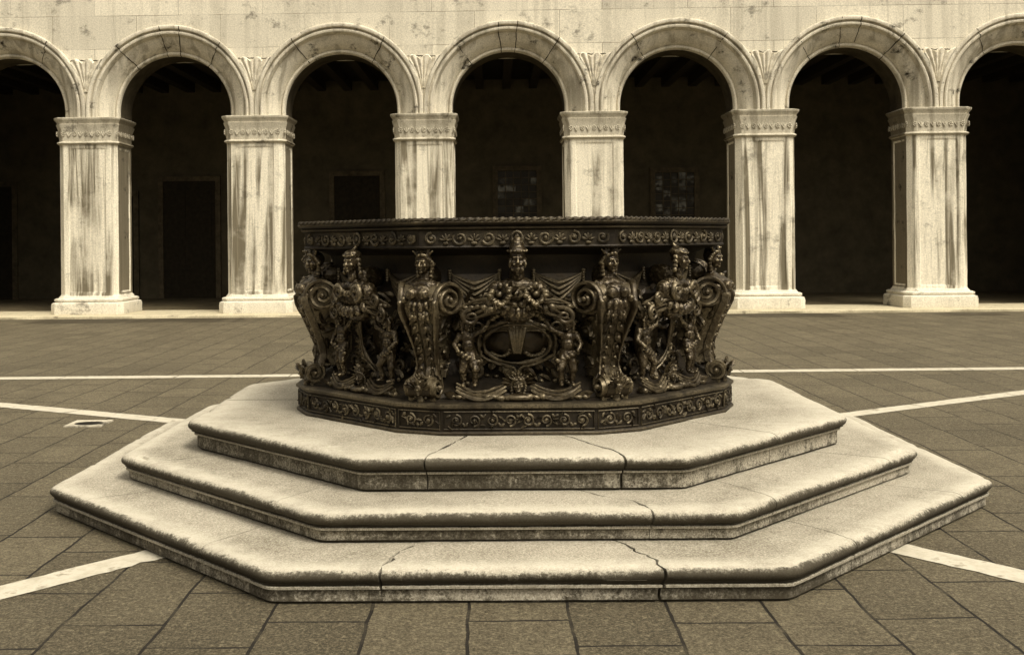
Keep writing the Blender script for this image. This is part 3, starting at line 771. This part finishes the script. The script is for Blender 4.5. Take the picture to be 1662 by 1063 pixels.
def cartouche_mesh(kind):
    mb = MB(); rnd = random.Random(3+kind)
    O = .055 if kind == 0 else .07
    cz = .50; a, b = (.165, .118) if kind == 0 else (.120, .165)
    def on(x, z, o): return (x, -(corea(z)+o), z)
    # scalloped strapwork frame round the shield
    N_ = 60
    def fr(t, k, o): return (a*k*math.cos(t), -(1.135+O+o+.02*(math.sin(t)+.6)+.03*max(0, math.sin(t))), cz+b*k*math.sin(t))
    mb.tube([fr(2*PI*i/N_, 1.0, .03) for i in range(N_)], [.011+.004*math.sin(5*i*2*PI/N_+1) for i in range(N_)], 8, True)
    for (t0, t1) in ((.62, 1.42), (-.40, .40), (-.60, -1.40), (PI-.62, PI-1.42), (PI+.40, PI-.40), (PI+.60, PI+1.40)):
        pts = []; n_ = 40                      # C-scrolls with rolled ends
        for i in range(n_+1):
            f = i/n_; t = t0+(t1-t0)*min(1, max(0, (f-.22)/.56)); e = max(0, .22-f, f-.78)/.22
            p = Vector(fr(t, 1.20-.05*math.sin(PI*min(1, max(0, (f-.22)/.56))), .03)); an = e*6.5*(1 if f > .5 else -1)*(1 if t1 > t0 else -1)
            out = Vector((math.cos(t), 0, math.sin(t))); tg = Vector((-math.sin(t), 0, math.cos(t)))*(1 if f > .5 else -1)*(1 if t1 > t0 else -1)
            r_ = .034*(1-.55*e)
            p = p+out*(.034-r_*math.cos(abs(an)))+tg*(r_*math.sin(abs(an))) if e > 0 else p
            pts.append(p)
        mb.tube(pts, [.012*(1-.4*abs(2*i/n_-1)) for i in range(n_+1)], 7)
    for i in range(26):                       # leaves springing from the frame
        t = 2*PI*i/26+rnd.uniform(-.1, .1)
        x, z = (a+.02)*math.cos(t), cz+(b+.02)*math.sin(t)
        leaf(mb, (x, -(1.15+O+.04*max(0, math.sin(t))), z), (math.cos(t+rnd.uniform(-.8, .8)), -.25, math.sin(t+rnd.uniform(-.8, .8))), rnd.uniform(.05, .085), .018, (0, -1, .2), .3)
    for sx in (-1, 1):
        # upper curled ends, long pointed tongues and lower scrolls
        sp = spiral(sx*.225, .665, .045, 1.6, PI/2, -sx)
        mb.tube([(x, -(1.31+O), z) for x, z in sp], [.014-.007*i/len(sp) for i in range(len(sp))], 8)
        for (x0, z0, x1, z1, w0) in ((.07, .752, .275, .728, .022), (.08, .705, .24, .668, .016)):   # looped pointed ribbon ends
            n_ = 18; loop = []
            for i in range(n_+1):
                f = i/n_; u_ = 1-abs(2*f-1); sgn = 1 if f < .5 else -1
                loop.append((sx*(x0+(x1-x0)*u_**.85), -(1.43-.09*u_), z0+(z1-z0)*u_+sgn*w0*math.sin(PI*u_)*.9+.008*math.sin(9*f)))
            mb.tube(loop, [.0125*(1-.35*(1-abs(2*i/n_-1))) for i in range(n_+1)], 7)
            leaf(mb, (sx*x0, -1.40, z0), (sx, .42, (z1-z0)/(x1-x0)), (x1-x0)*.95, w0*.8, (0, -1, .3), .02)
        for i in range(6): mb.ell((sx*(.10+.03*i), -(1.33+O-.008*i), .715+.012*rnd.random()), (.02, .022, .015), (0, rnd.random(), 0), 8, 6)
        sp = spiral(sx*.22, .345, .05, 1.5, -PI/2, -sx)
        mb.tube([(x, -(1.15+O), z) for x, z in sp], [.015-.007*i/len(sp) for i in range(len(sp))], 8)
        # lower swag
        pts = [(sx*(.06+.24*f), .255-.06*math.sin(PI*f*.9)+.02*f) for f in [i/14 for i in range(15)]]
        for k in range(3):
            mb.tube([(x, -(1.335+.03*math.sin(PI*i/14)+.01*(2-k)), z+.020*k-.012) for i, (x, z) in enumerate(pts)], [(.012-.002*k)*(.7+.5*math.sin(PI*i/14)) for i in range(15)], 7)
        for i in range(9):
            f = i/8; mb.ell((sx*(.05+.27*f), -(1.375-.02*f), .198+.014*rnd.random()), (.024, .022, .015+.008*rnd.random()), (0, rnd.uniform(-.6, .6), 0), 10, 6)
        leaf(mb, (sx*.29, -1.36, .215), (sx*1, -.1, .1), .07, .022, (0, -1, .6), .2)
        for i in range(9):
            f = i/8; x = sx*(.245+.045*math.sin(3*f)); z = .28+.42*f
            leaf(mb, on(x, z, .02), (sx*(.6-.4*f)*(1 if i % 2 else -1), -.1, .8), .075, .019, (0, -1, 0), .25)
            mb.ell(on(x, z-.01, .035), (.014, .014, .014), (0, 0, 0), 8, 6)
        # wreath ring on the shoulders
        if kind == 0:
            for i in range(17):                # ragged half wreath
                t = PI/2+sx*(.7+4.4*i/16); j = rnd.uniform(.85, 1.2)
                mb.ell((sx*.083+.043*j*math.cos(t), -(1.462+.02*rnd.random()), .805+.052*j*math.sin(t)), (.015*j, .020, .013*j+.006*(i % 2)), (0, -t+rnd.uniform(-.5, .5), 0), 8, 6)
                if i % 2: leaf(mb, (sx*.083+.048*math.cos(t), -1.47, .805+.056*math.sin(t)), (math.cos(t+.7), -.2, math.sin(t+.7)), .045, .013, (0, -1, 0), .3)
            for i in range(5): mb.ell((sx*(.02+.035*i), -1.455, .742-.012*(i % 2)-.004*i), (.022, .02, .020), (0, rnd.random(), 0), 8, 6)
            for i in range(5): leaf(mb, (sx*(.03+.03*i), -1.45, .75), (sx*.5*rnd.random(), -.2, -1), .06, .016, (0, -1, 0), .3)
            mb.ell((sx*.085, -1.445, .80), (.016, .018, .020), nu=8, nv=6)
        else:
            sp = spiral(sx*.085, .80, .050, 1.8, -PI/2, sx)
            mb.tube([(x, -(1.455), z) for x, z in sp], [.016-.007*i/len(sp) for i in range(len(sp))], 8)
            sp = spiral(sx*.19, .755, .038, 1.8, -PI/2, sx)
            mb.tube([(x, -(1.40), z) for x, z in sp], [.014-.007*i/len(sp) for i in range(len(sp))], 8)
    # mask with leaves at the foot, knot at the top of the shield
    for i in range(9):
        t = (i-4)*.36; leaf(mb, (0, -1.33, .275), (math.sin(t), -.1, math.cos(t)*.9), .085, .017, (0, -1, .1), .2)
    head(mb, (0, -1.345, .275), .085, 'boy'); mb.ell((0, -1.375, .203), (.07, .035, .024))
    for i in range(11):
        t = PI*i/10; mb.ell((.12*math.cos(t), -(1.31+O*.4), .655+.035*math.sin(t)), (.017, .02, .017), (0, 0, 0), 8, 6)
    # low foliage over the whole field
    for i in range(150):
        x = rnd.uniform(-.40, .40); z = rnd.uniform(.25, .80)
        if abs(x) > (.17+.19*z if kind == 0 else .19+.22*z): continue
        al = rnd.uniform(0, 2*PI)
        leaf(mb, on(x, z, .004), (math.cos(al), -.15, math.sin(al)), rnd.uniform(.05, .10), rnd.uniform(.013, .024), (0, -1, 0), .28)
        if i % 3 == 0: mb.ell(on(x+.02, z, .012), (.013, .013, .013), nu=8, nv=6)
    if kind == 0:
        for p in mb.v: p.x *= 1.2
    return roughen(mb.mesh('cartouche', M_BRZ, 45), .005, 38, kind)

def shield_mesh(kind):
    mb = MB(); N_ = 36; rings = 10
    a, b = (.162, .116) if kind == 0 else (.118, .163)
    vs = [(0, -1.205, .50)]; fs = []
    for j in range(1, rings+1):
        f = j/rings
        for i in range(N_):
            t = 2*PI*i/N_
            vs.append((a*f*math.cos(t), -(1.135+.065*math.sqrt(max(0, 1-f*f*.9))+.012*math.sin(t)), .50+b*f*math.sin(t)))
    for i in range(N_): fs.append((0, 1+i, 1+(i+1) % N_))
    for j in range(rings-1):
        for i in range(N_): fs.append((1+j*N_+i, 1+j*N_+(i+1) % N_, 1+(j+1)*N_+(i+1) % N_, 1+(j+1)*N_+i))
    mb.add(vs, fs)
    if kind == 0:       # drapery hanging between the two hollows
        for k in range(5):
            x = (k-2)*.014
            mb.tube([(x*1.8, -1.20, .620), (x*1.2, -1.235, .58), (x*.9, -1.235, .52), (x*.5, -1.215, .44)], [.012, .013, .012, .006], 7)
        for sx in (-1, 1):
            for k in range(3):
                mb.tube([(sx*(.02+.020*i), -(1.23-.006*i), .60-.014*k+.012*math.sin(i*.45)-.003*i) for i in range(7)], [.011-.0008*i for i in range(7)], 7)
            for i in range(8):
                t = -.3-i*.3; mb.ell((sx*.085+.055*math.cos(t), -1.185, .475+.055*math.sin(t)), (.015, .015, .013), nu=8, nv=6)
    if kind == 0:
        for p in mb.v: p.x *= 1.2
    return roughen(mb.mesh('shield', M_BRZ, 45), .004, 40)

def panelbust_mesh(kind):
    mb = MB(); y = -1.415; z = 1.0 if kind == 'beard' else .985; h = .128
    head(mb, (0, y, z), h, kind, 0 if kind == 'beard' else .25)
    mb.ell((0, y+.04, z-.155), (.115, .06, .05)); mb.ell((0, y+.03, z-.22), (.125, .06, .075)); mb.ell((0, y+.05, z-.31), (.10, .06, .06))
    for s in (-1, 1): mb.ell((s*.12, y+.03, z-.185), (.05, .055, .06))
    for i in range(8):
        b = (i-3.5)/3.5; mb.ell((b*.10, y-.035, z-.15-.045*(1-b*b)), (.022, .018, .020), (0, -b*.6, 0))
    for i in range(7):
        b = (i-3)/3; mb.ell((b*.115, y-.035+.03*b*b, z-.275-.03*(1-b*b)), (.022, .022, .036), (0, -b*.5, 0))
    mb.ell((0, y+.14, z-.10), (.045, .12, .07))
    return roughen(remesh(mb, 'panel_bust', M_BRZ3, .0046, 1), .0035, 45)

def swag_mesh(s0, s1):
    mb = MB()
    A = 1.195
    for k in range(4):
        dip = .055+.026*k; off = .012*k; n = 16; pts = []
        for i in range(n+1):
            f = i/n; v = 1-abs(2*f-1)**1.25
            pts.append((s0+(s1-s0)*f, -(A+.012+.045*v-.004*k), .915-dip*v*1.05-.006*k))
        mb.tube(pts, [.0065+.006*math.sin(PI*i/n) for i in range(n+1)], 7)
    vs = []; n = 16
    for i in range(n+1):
        f = i/n; v = 1-abs(2*f-1)**1.25; x = s0+(s1-s0)*f
        vs += [(x, -(A+.005), .91), (x, -(A+.008+.03*v), .91-.14*v)]
    mb.add(vs, [(2*i, 2*i+2, 2*i+3, 2*i+1) for i in range(n)])
    for s in (s0, s1):
        for i in range(5): mb.ell((s, -(A+.02), .93-.016*i), (.014-.001*i, .014, .012), nu=8, nv=6)
    return mb.mesh('swag', M_BRZ, 45)

me_con = console_mesh()
me_car = [caryatid_mesh('hair', .12), caryatid_mesh('hair', -.1)]
me_put = {-1: putto_mesh(-1), 1: putto_mesh(1)}
me_crt = [cartouche_mesh(0), cartouche_mesh(1)]
me_shd = [shield_mesh(0), shield_mesh(1)]
me_bst = [panelbust_mesh('beard'), panelbust_mesh('helm')]
me_swg = [swag_mesh(-.395, -.10), swag_mesh(.10, .395)]
for k in range(8):
    c = link('console', me_con, well, rz=R(22.5+45*k))
    link('caryatid_bust', me_car[k % 2], c)
    q = link('cartouche', me_crt[k % 2], well, rz=R(45*k))
    link('shield', me_shd[k % 2], q)
    link('panel_bust', me_bst[k % 2], q)
    for s in (-1, 1):
        p = link('putto', me_put[s], q, (s*(.285 if k % 2 == 0 else .225), -1.315, .255))
    for m_ in me_swg: link('swag', m_, well, rz=R(45*k))

# ------------------------------------------------------------------ arcade
arc = thing('arcade', 'long pale stone arcade of round arches on square panelled piers behind the wellhead', 'arcade', (0, 15.95, .0), -.0085)
PX0, PITCH, ZS = -9.087, 3.7715, 4.45       # springing height
NB = 8; FIRST = -1                          # piers FIRST..FIRST+NB-1
ri = 1.262; ST = .15                        # stilt of the arches
def rect_outline(hw, hd, c, o, rec, yc):
    """chamfered square with recessed panels; yc = centre depth"""
    w, d, cc = hw+o, hd+o, c
    b = .10
    pts = []
    def side(p, q, nrm):
        p, q = Vector(p), Vector(q); L = (q-p).length; e = (q-p)/L
        for f, r in ((0, 0), (b, 0), (b+.03, rec), (L/2, rec), (L-b-.03, rec), (L-b, 0), (L, 0)):
            pts.append(p+e*f-Vector(nrm)*r)
    side((-w+cc, -d), (w-cc, -d), (0, -1)); side((w, -d+cc), (w, d-cc), (1, 0))
    side((w-cc, d), (-w+cc, d), (0, 1)); side((-w, d-cc), (-w, -d+cc), (-1, 0))
    return [(p.x, p.y+yc) for p in pts]
HWS, HDS = .655, .56
def loft(mb, rows, seed=0, rough=0.0, sub=None):
    P = None; base = len(mb.v)
    for (o, z, rec) in rows:
        ol = rect_outline(HWS, HDS, .13, o, rec, .55)
        P = len(ol)
        for (x, y) in ol:
            k = fbm((x*3+seed*13, y*3, z*2), 1.0, 3)*rough
            mb.v.append(Vector((x*(1+k), y+k*.5, z)))
    for q in range(len(rows)-1):
        for i in range(P):
            mb.f.append((base+q*P+i, base+q*P+(i+1) % P, base+(q+1)*P+(i+1) % P, base+(q+1)*P+i))
    mb.f.append(tuple(base+i for i in range(P))[::-1]); mb.f.append(tuple(base+(len(rows)-1)*P+i for i in range(P)))

def pier(i):
    x = PX0+PITCH*i
    mb = MB()
    rows = [(.012, .47, 0), (0, .50, 0), (0, .53, 0), (0, .57, .022)]
    z = .57
    while z < 3.74: z += .12; rows.append((0, min(z, 3.74), .022))
    rows += [(0, 3.78, 0), (0, 3.81, 0), (.01, 3.86, 0)]
    loft(mb, rows, i, .006)
    p = mb.build('pier', M_PIER, arc, 28, (x, 0, 0))
    p.data.materials.append(M_REVEAL_SHADE)
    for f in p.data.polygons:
        if abs(f.normal.x) > .93 or f.normal.y > .5: f.material_index = 1  # side and back faces take the painted-shade stone
    mb = MB()
    loft(mb, [(.165, .06, 0), (.17, .10, 0), (.165, .16, 0), (.168, .24, 0), (.155, .31, 0), (.10, .335, 0), (.095, .345, 0), (.115, .36, 0), (.115, .395, 0), (.085, .415, 0), (.04, .425, 0), (.035, .445, 0), (.012, .472, 0)], i+20, .004)
    mb.build('base', M_BASE, p, 35)
    mb = MB()
    loft(mb, [(.0, 3.84, 0), (.035, 3.86, 0), (.05, 3.885, 0), (.035, 3.915, 0), (.008, 3.925, 0), (.012, 4.0, 0), (.018, 4.10, 0), (.032, 4.20, 0), (.055, 4.27, 0), (.062, 4.30, 0), (.045, 4.305, 0),
              (.05, 4.34, 0), (.085, 4.39, 0), (.092, 4.405, 0), (.096, 4.44, 0), (.08, 4.45, 0), (0, 4.45, 0)], i+40, .005)
    # carved rosettes and leaves round the bell
    for (ox, oy, ang) in ((0, .55-HDS-.022, 0), (HWS+.022, .55, PI/2), (-HWS-.022, .55, -PI/2)):
        Mx = Matrix.Translation((ox, oy, 0)) @ Matrix.Rotation(ang, 4, 'Z')
        for j in range(9):
            s = -.52+.13*j
            if j % 2 == 0:
                for q in range(7):
                    a = 2*PI*q/7; mb.ell((s+.036*math.cos(a), -.000, 4.09+.045*math.sin(a)), (.018, .016, .018), nu=8, nv=6, M=Mx)
                mb.ell((s, -.004, 4.09), (.018, .018, .018), nu=8, nv=6, M=Mx)
            else:
                for q in (-1, 0, 1): mb.ell((s+q*.03, -.000, 4.05+.05*(1-abs(q)*.4)), (.013, .018, .075), (-.2, q*.5, 0), 8, 6, M=Mx)
    cp = mb.build('capital', M_CAP, p, 40)
    cp.data.materials.append(M_REVEAL_SHADE)
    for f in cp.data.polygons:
        if abs(f.normal.x) > .80 or f.normal.y > .4: f.material_index = 1  # same painted shade on the capital's sides and back
    return p
for i in range(FIRST, FIRST+NB): pier(i)

# archivolts: revolved profile (radius, depth)
AP_ = [(1.885, .02), (1.885, -.05), (1.868, -.075), (1.835, -.082), (1.802, -.070), (1.79, -.045), (1.785, .0), (1.765, .004), (1.755, -.03), (1.728, -.045), (1.695, -.035), (1.682, .0),
       (1.668, .02), (1.655, .065), (1.648, .085), (1.60, .10), (1.53, .145), (1.46, .205), (1.40, .27), (1.362, .325), (1.352, .345), (1.345, .325), (1.325, .305), (1.298, .305), (1.276, .325), (1.268, .36),
       (1.262, .42)]
def archivolt(i):
    """arch between pier i and i+1"""
    xc = PX0+PITCH*(i+.5); P = len(AP_); parts = []
    n = 72; mb = MB()
    cuts = [.31*PI, .69*PI] if i % 2 else [.29*PI, .5*PI-.12, .5*PI+.12, .72*PI]
    for q in range(-1, n+2):
        a = PI*min(max(q, 0), n)/n; dz = -ST if q in (-1, n+1) else 0
        for (r, y) in AP_:
            k = fbm((r*math.cos(a)*2+i*7, y*3, r*math.sin(a)*2), 1.0, 3)*.010
            kk = fbm((r*math.cos(a)*9+i*7, y*9, r*math.sin(a)*9), 1.0, 2)*.004
            mb.v.append(Vector((r*math.cos(a), y+k+kk, r*math.sin(a)+k*.4+dz)))
    mb.f += [(q*P+j, q*P+j+1, (q+1)*P+j+1, (q+1)*P+j) for q in range(n+2) for j in range(P-1)]
    mb.f = [f[::-1] for f in mb.f]
    me = mesh_from('archivolt', mb.v, mb.f, M_ARCH, 40)
    o = link('archivolt', me, arc, (xc, 0, ZS+ST))
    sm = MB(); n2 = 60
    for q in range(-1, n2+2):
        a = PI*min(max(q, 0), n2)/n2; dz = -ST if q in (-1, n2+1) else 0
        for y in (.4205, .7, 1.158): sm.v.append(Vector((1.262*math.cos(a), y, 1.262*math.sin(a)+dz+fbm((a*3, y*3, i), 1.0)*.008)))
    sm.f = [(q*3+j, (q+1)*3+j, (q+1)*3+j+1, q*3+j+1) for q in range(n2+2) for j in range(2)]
    link('soffit', mesh_from('soffit', sm.v, sm.f, M_SOFFIT_SHADE, 40), o)
    # thin dark mortar joints between the voussoirs
    for c in cuts:
        vs = []
        for (r, y) in AP_:
            w = .009+.006*fbm((r*9, c*5, i), 1.0)
            for sg in (-1, 1):
                a = c+sg*w/r+.014*fbm((r*4, c*3, i*3), 1.0)
                vs.append((r*math.cos(a)*.998, y-.004, r*math.sin(a)*.998))
        m_ = len(vs)//2
        link('joint', mesh_from('joint', vs, [(2*j, 2*j+1, 2*j+3, 2*j+2) for j in range(m_-1)], M_MORTAR), o)
for i in range(FIRST, FIRST+NB-1): archivolt(i)

# wall above the arches, with joints of big blocks left to the stone texture
ZT = 9.0
mb = MB()
XL, XR = PX0+PITCH*FIRST-1.885, PX0+PITCH*(FIRST+NB-1)+1.885
for i in range(FIRST, FIRST+NB-1):
    xc = PX0+PITCH*(i+.5); n = 40; vs = []
    for q in range(n+1):
        a = PI-PI*q/n
        vs += [(xc+1.885*math.cos(a), .0, ZS+ST+1.885*math.sin(a)), (xc+1.885*math.cos(a), .0, ZT)]
    mb.add(vs, [(2*q, 2*q+2, 2*q+3, 2*q+1) for q in range(n)])
for (x0, x1) in ((XL-3, XL+1.885-.002), (XR-1.885+.002, XR+3)):
    if x0 < 0: x1 = PX0+PITCH*FIRST-.66
    else: x0 = PX0+PITCH*(FIRST+NB-1)+.66
    mb.box(x0, x1, .002, 1.1, 0, ZT)
mb.box(XL-3, XR+3, 1.162, 1.3, ZS+ST+1.264, ZT)
for x0, x1 in ((PX0+PITCH*FIRST-.655, PX0+PITCH*FIRST), (PX0+PITCH*(FIRST+NB-1), PX0+PITCH*(FIRST+NB-1)+.655)):
    mb.box(x0, x1, .003, 1.1, ZS, ZT)
mb.build('facade_wall', M_WALL, arc, 30)
# inner side of the arch wall (spandrels seen from the portico)
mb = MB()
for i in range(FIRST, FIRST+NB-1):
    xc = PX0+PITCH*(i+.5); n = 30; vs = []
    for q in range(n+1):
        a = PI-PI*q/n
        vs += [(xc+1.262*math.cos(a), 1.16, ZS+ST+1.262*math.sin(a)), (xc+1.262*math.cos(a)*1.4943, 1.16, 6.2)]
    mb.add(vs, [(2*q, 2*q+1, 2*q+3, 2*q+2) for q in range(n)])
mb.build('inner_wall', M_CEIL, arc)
# spandrel palmettes
def spandrel(i):
    x = PX0+PITCH*i; NU, NV = 34, 26; vs = []
    h0, h1 = .42, 1.10
    for v in range(NV+1):
        f = v/NV
        for u in range(NU+1):
            b = 2*u/NU-1
            h = h0+(h1-h0)*f
            h = h+ .055*f*(abs(math.sin(2.5*PI*(b*.5+.5)))-.4)*f*2.0*(1 if f > .8 else .0)
            g = PITCH/2-math.sqrt(max(0, 1.885**2-h*h))
            xx = b*g*.985
            ridge = abs(math.sin(b*PI*2.5))
            y = -.02-.05*ridge*(.35+.65*f)-.035*f+.02*abs(b)**3
            if v == NV: y = .0
            y += fbm((xx*8+i*5, h*8, 0), 1.0, 3)*.012
            vs.append((xx, y, h))
    W = NU+1
    fs = [(v*W+u, v*W+u+1, (v+1)*W+u+1, (v+1)*W+u) for v in range(NV) for u in range(NU)]
    me = mesh_from('spandrel_leaf', vs, fs, M_FAC, 50)
    last = link('spandrel_leaf', me, arc, (x, 0, ZS+ST))
    vs = []
    for k in range(25):
        b = 2*k/24-1; h = h1+.012+.02*(1-abs(b))+fbm((b*4, i*3, 0), 1.0, 3)*.03; g = PITCH/2-math.sqrt(max(0, 1.885**2-h*h))
        w_ = .010+.009*fbm((b*6, i*5, 1), 1.0, 3)
        vs += [(b*g, -.004, h-w_), (b*g, -.004, h+w_)]
    link('joint', mesh_from('joint', vs, [(2*k, 2*k+2, 2*k+3, 2*k+1) for k in range(24)], M_MORTAR), last)
for i in range(FIRST, FIRST+NB): spandrel(i)

# portico interior
DEP = 6.6
def part_box(name, mat, *b, parent=arc):
    m_ = MB(); m_.box(*b); return m_.build(name, mat, parent, 30)
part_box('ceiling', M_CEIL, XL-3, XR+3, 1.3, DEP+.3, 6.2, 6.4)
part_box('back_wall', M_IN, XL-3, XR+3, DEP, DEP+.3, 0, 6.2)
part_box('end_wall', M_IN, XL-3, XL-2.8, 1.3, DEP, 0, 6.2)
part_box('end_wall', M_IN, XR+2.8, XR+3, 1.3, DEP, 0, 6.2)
x = XL
while x < XR:
    mb = MB(); mb.box(x, x+.22, 1.31, DEP-.01, 5.93, 6.195); mb.build('ceiling_beam', M_WOOD, arc, 30); x += .75
def opening(xc, w, z0, z1, lattice):
    p = MB(); t = .14
    p.box(xc-w/2-t, xc-w/2, DEP-.10, DEP-.003, z0, z1+t); p.box(xc+w/2, xc+w/2+t, DEP-.10, DEP-.003, z0, z1+t); p.box(xc-w/2, xc+w/2, DEP-.10, DEP-.003, z1, z1+t)
    if lattice: p.box(xc-w/2, xc+w/2, DEP-.14, DEP-.003, z0-.12, z0)
    o = p.build('window' if lattice else 'doorway', M_TRIM, arc, 30)
    if lattice:
        m_ = MB(); m_.box(xc-w/2, xc+w/2, DEP-.03, DEP-.004, z0, z1); m_.build('pane', M_PANE, o)
        m_ = MB()
        n = 5
        for k in range(1, n): m_.box(xc-w/2+w*k/n-.012, xc-w/2+w*k/n+.012, DEP-.06, DEP-.031, z0, z1)
        nz = int((z1-z0)/.2)
        for k in range(1, nz): zz = z0+(z1-z0)*k/nz; m_.box(xc-w/2, xc+w/2, DEP-.072, DEP-.061, zz-.012, zz+.012)
        m_.build('lattice', M_TRIM, o)
    else:
        m_ = MB(); m_.box(xc-w/2, xc+w/2, DEP-.05, DEP-.004, z0, z1)
        for s in (-1, 1):
            for (a, b) in ((.15, .45), (.52, .92)):
                m_.box(xc+s*w/4-w*.17, xc+s*w/4+w*.17, DEP-.07, DEP-.051, z0+(z1-z0)*a, z0+(z1-z0)*b)
        m_.build('door_leaf', M_WOOD, o)
opening(.65, 1.1, 2.0, 3.6, True); opening(5.1, 1.1, 1.9, 3.5, True)
opening(-8.7, 1.5, .06, 3.4, False); opening(-10.7, .8, .06, 3.0, False); opening(-3.9, 1.3, .06, 3.5, False); opening(-14.5, 1.4, .06, 3.3, False)

# pavement step of the portico
mb = MB(); rows = []
n = 240
prof = [(-.62, -.01), (-.62, .045), (-.605, .06), (-.56, .064), (0, .066), (1.2, .066)]
for q in range(n+1):
    x = XL-3+(XR-XL+6)*q/n
    for (y, z) in prof:
        j = fbm((x*1.5, 3, z*20), 1.0, 4)*.02 if y < -.5 else 0
        mb.v.append(Vector((x, y+j, z+j*.2)))
P = len(prof)
mb.f += [(q*P+k, (q+1)*P+k, (q+1)*P+k+1, q*P+k+1) for q in range(n) for k in range(P-1)]
kerb = link('kerb', mesh_from('kerb', mb.v, mb.f, mat_facade('kerb_stone', base=(.50, .44, .30), streak=.2, soot=.65), 40), None, (0, 15.95, 0), -.0085)
tag(kerb, None, None, None, 'structure')
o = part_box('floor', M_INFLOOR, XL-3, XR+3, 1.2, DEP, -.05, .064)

# ------------------------------------------------------------------ light
SUN_EL, SUN_AZ = R(55), R(40)            # azimuth measured from -y (towards camera) to +x
w = bpy.data.worlds.new('World'); sc.world = w; w.use_nodes = True
nt = w.node_tree
sky = nt.nodes.new('ShaderNodeTexSky'); sky.sky_type = 'NISHITA'; sky.sun_disc = False
sky.sun_elevation = SUN_EL
d = Vector((math.sin(SUN_AZ)*math.cos(SUN_EL), -math.cos(SUN_AZ)*math.cos(SUN_EL), math.sin(SUN_EL)))
sky.sun_rotation = math.atan2(d.x, d.y)
sky.air_density = 1.0; sky.dust_density = 4.0; sky.ozone_density = 1.0
hs = nt.nodes.new('ShaderNodeHueSaturation'); hs.inputs['Saturation'].default_value = 0.0
mx = nt.nodes.new('ShaderNodeMix'); mx.data_type = 'RGBA'; mx.blend_type = 'MULTIPLY'; mx.inputs[0].default_value = 1
mx.inputs[7].default_value = (1.0, .93, .80, 1)
# overcast sky: three times brighter overhead than at the horizon
tcw = nt.nodes.new('ShaderNodeTexCoord'); sx_ = nt.nodes.new('ShaderNodeSeparateXYZ'); nt.links.new(tcw.outputs['Generated'], sx_.inputs[0])
ma = nt.nodes.new('ShaderNodeMath'); ma.operation = 'MULTIPLY_ADD'; ma.use_clamp = False
nt.links.new(sx_.outputs[2], ma.inputs[0]); ma.inputs[1].default_value = 1.3; ma.inputs[2].default_value = .25
mc = nt.nodes.new('ShaderNodeMath'); mc.operation = 'MAXIMUM'; nt.links.new(ma.outputs[0], mc.inputs[0]); mc.inputs[1].default_value = .2
vm = nt.nodes.new('ShaderNodeVectorMath'); vm.operation = 'SCALE'
nt.links.new(sky.outputs[0], hs.inputs['Color']); nt.links.new(hs.outputs[0], vm.inputs[0]); nt.links.new(mc.outputs[0], vm.inputs['Scale']); nt.links.new(vm.outputs[0], mx.inputs[6])
bg = nt.nodes['Background']; nt.links.new(mx.outputs[2], bg.inputs['Color']); bg.inputs['Strength'].default_value = .14
sun = bpy.data.lights.new('sun', 'SUN'); sun.energy = 1.6; sun.angle = R(22); sun.color = (1, .93, .80)
so = bpy.data.objects.new('sun', sun); col.objects.link(so)
so.rotation_euler = d.to_track_quat('Z', 'Y').to_euler()

vs_ = sc.view_settings
sc.display_settings.display_device = 'sRGB'
vs_.view_transform = 'Standard'; vs_.look = 'None'; vs_.gamma = 1; vs_.exposure = 0.68; vs_.use_curve_mapping = False
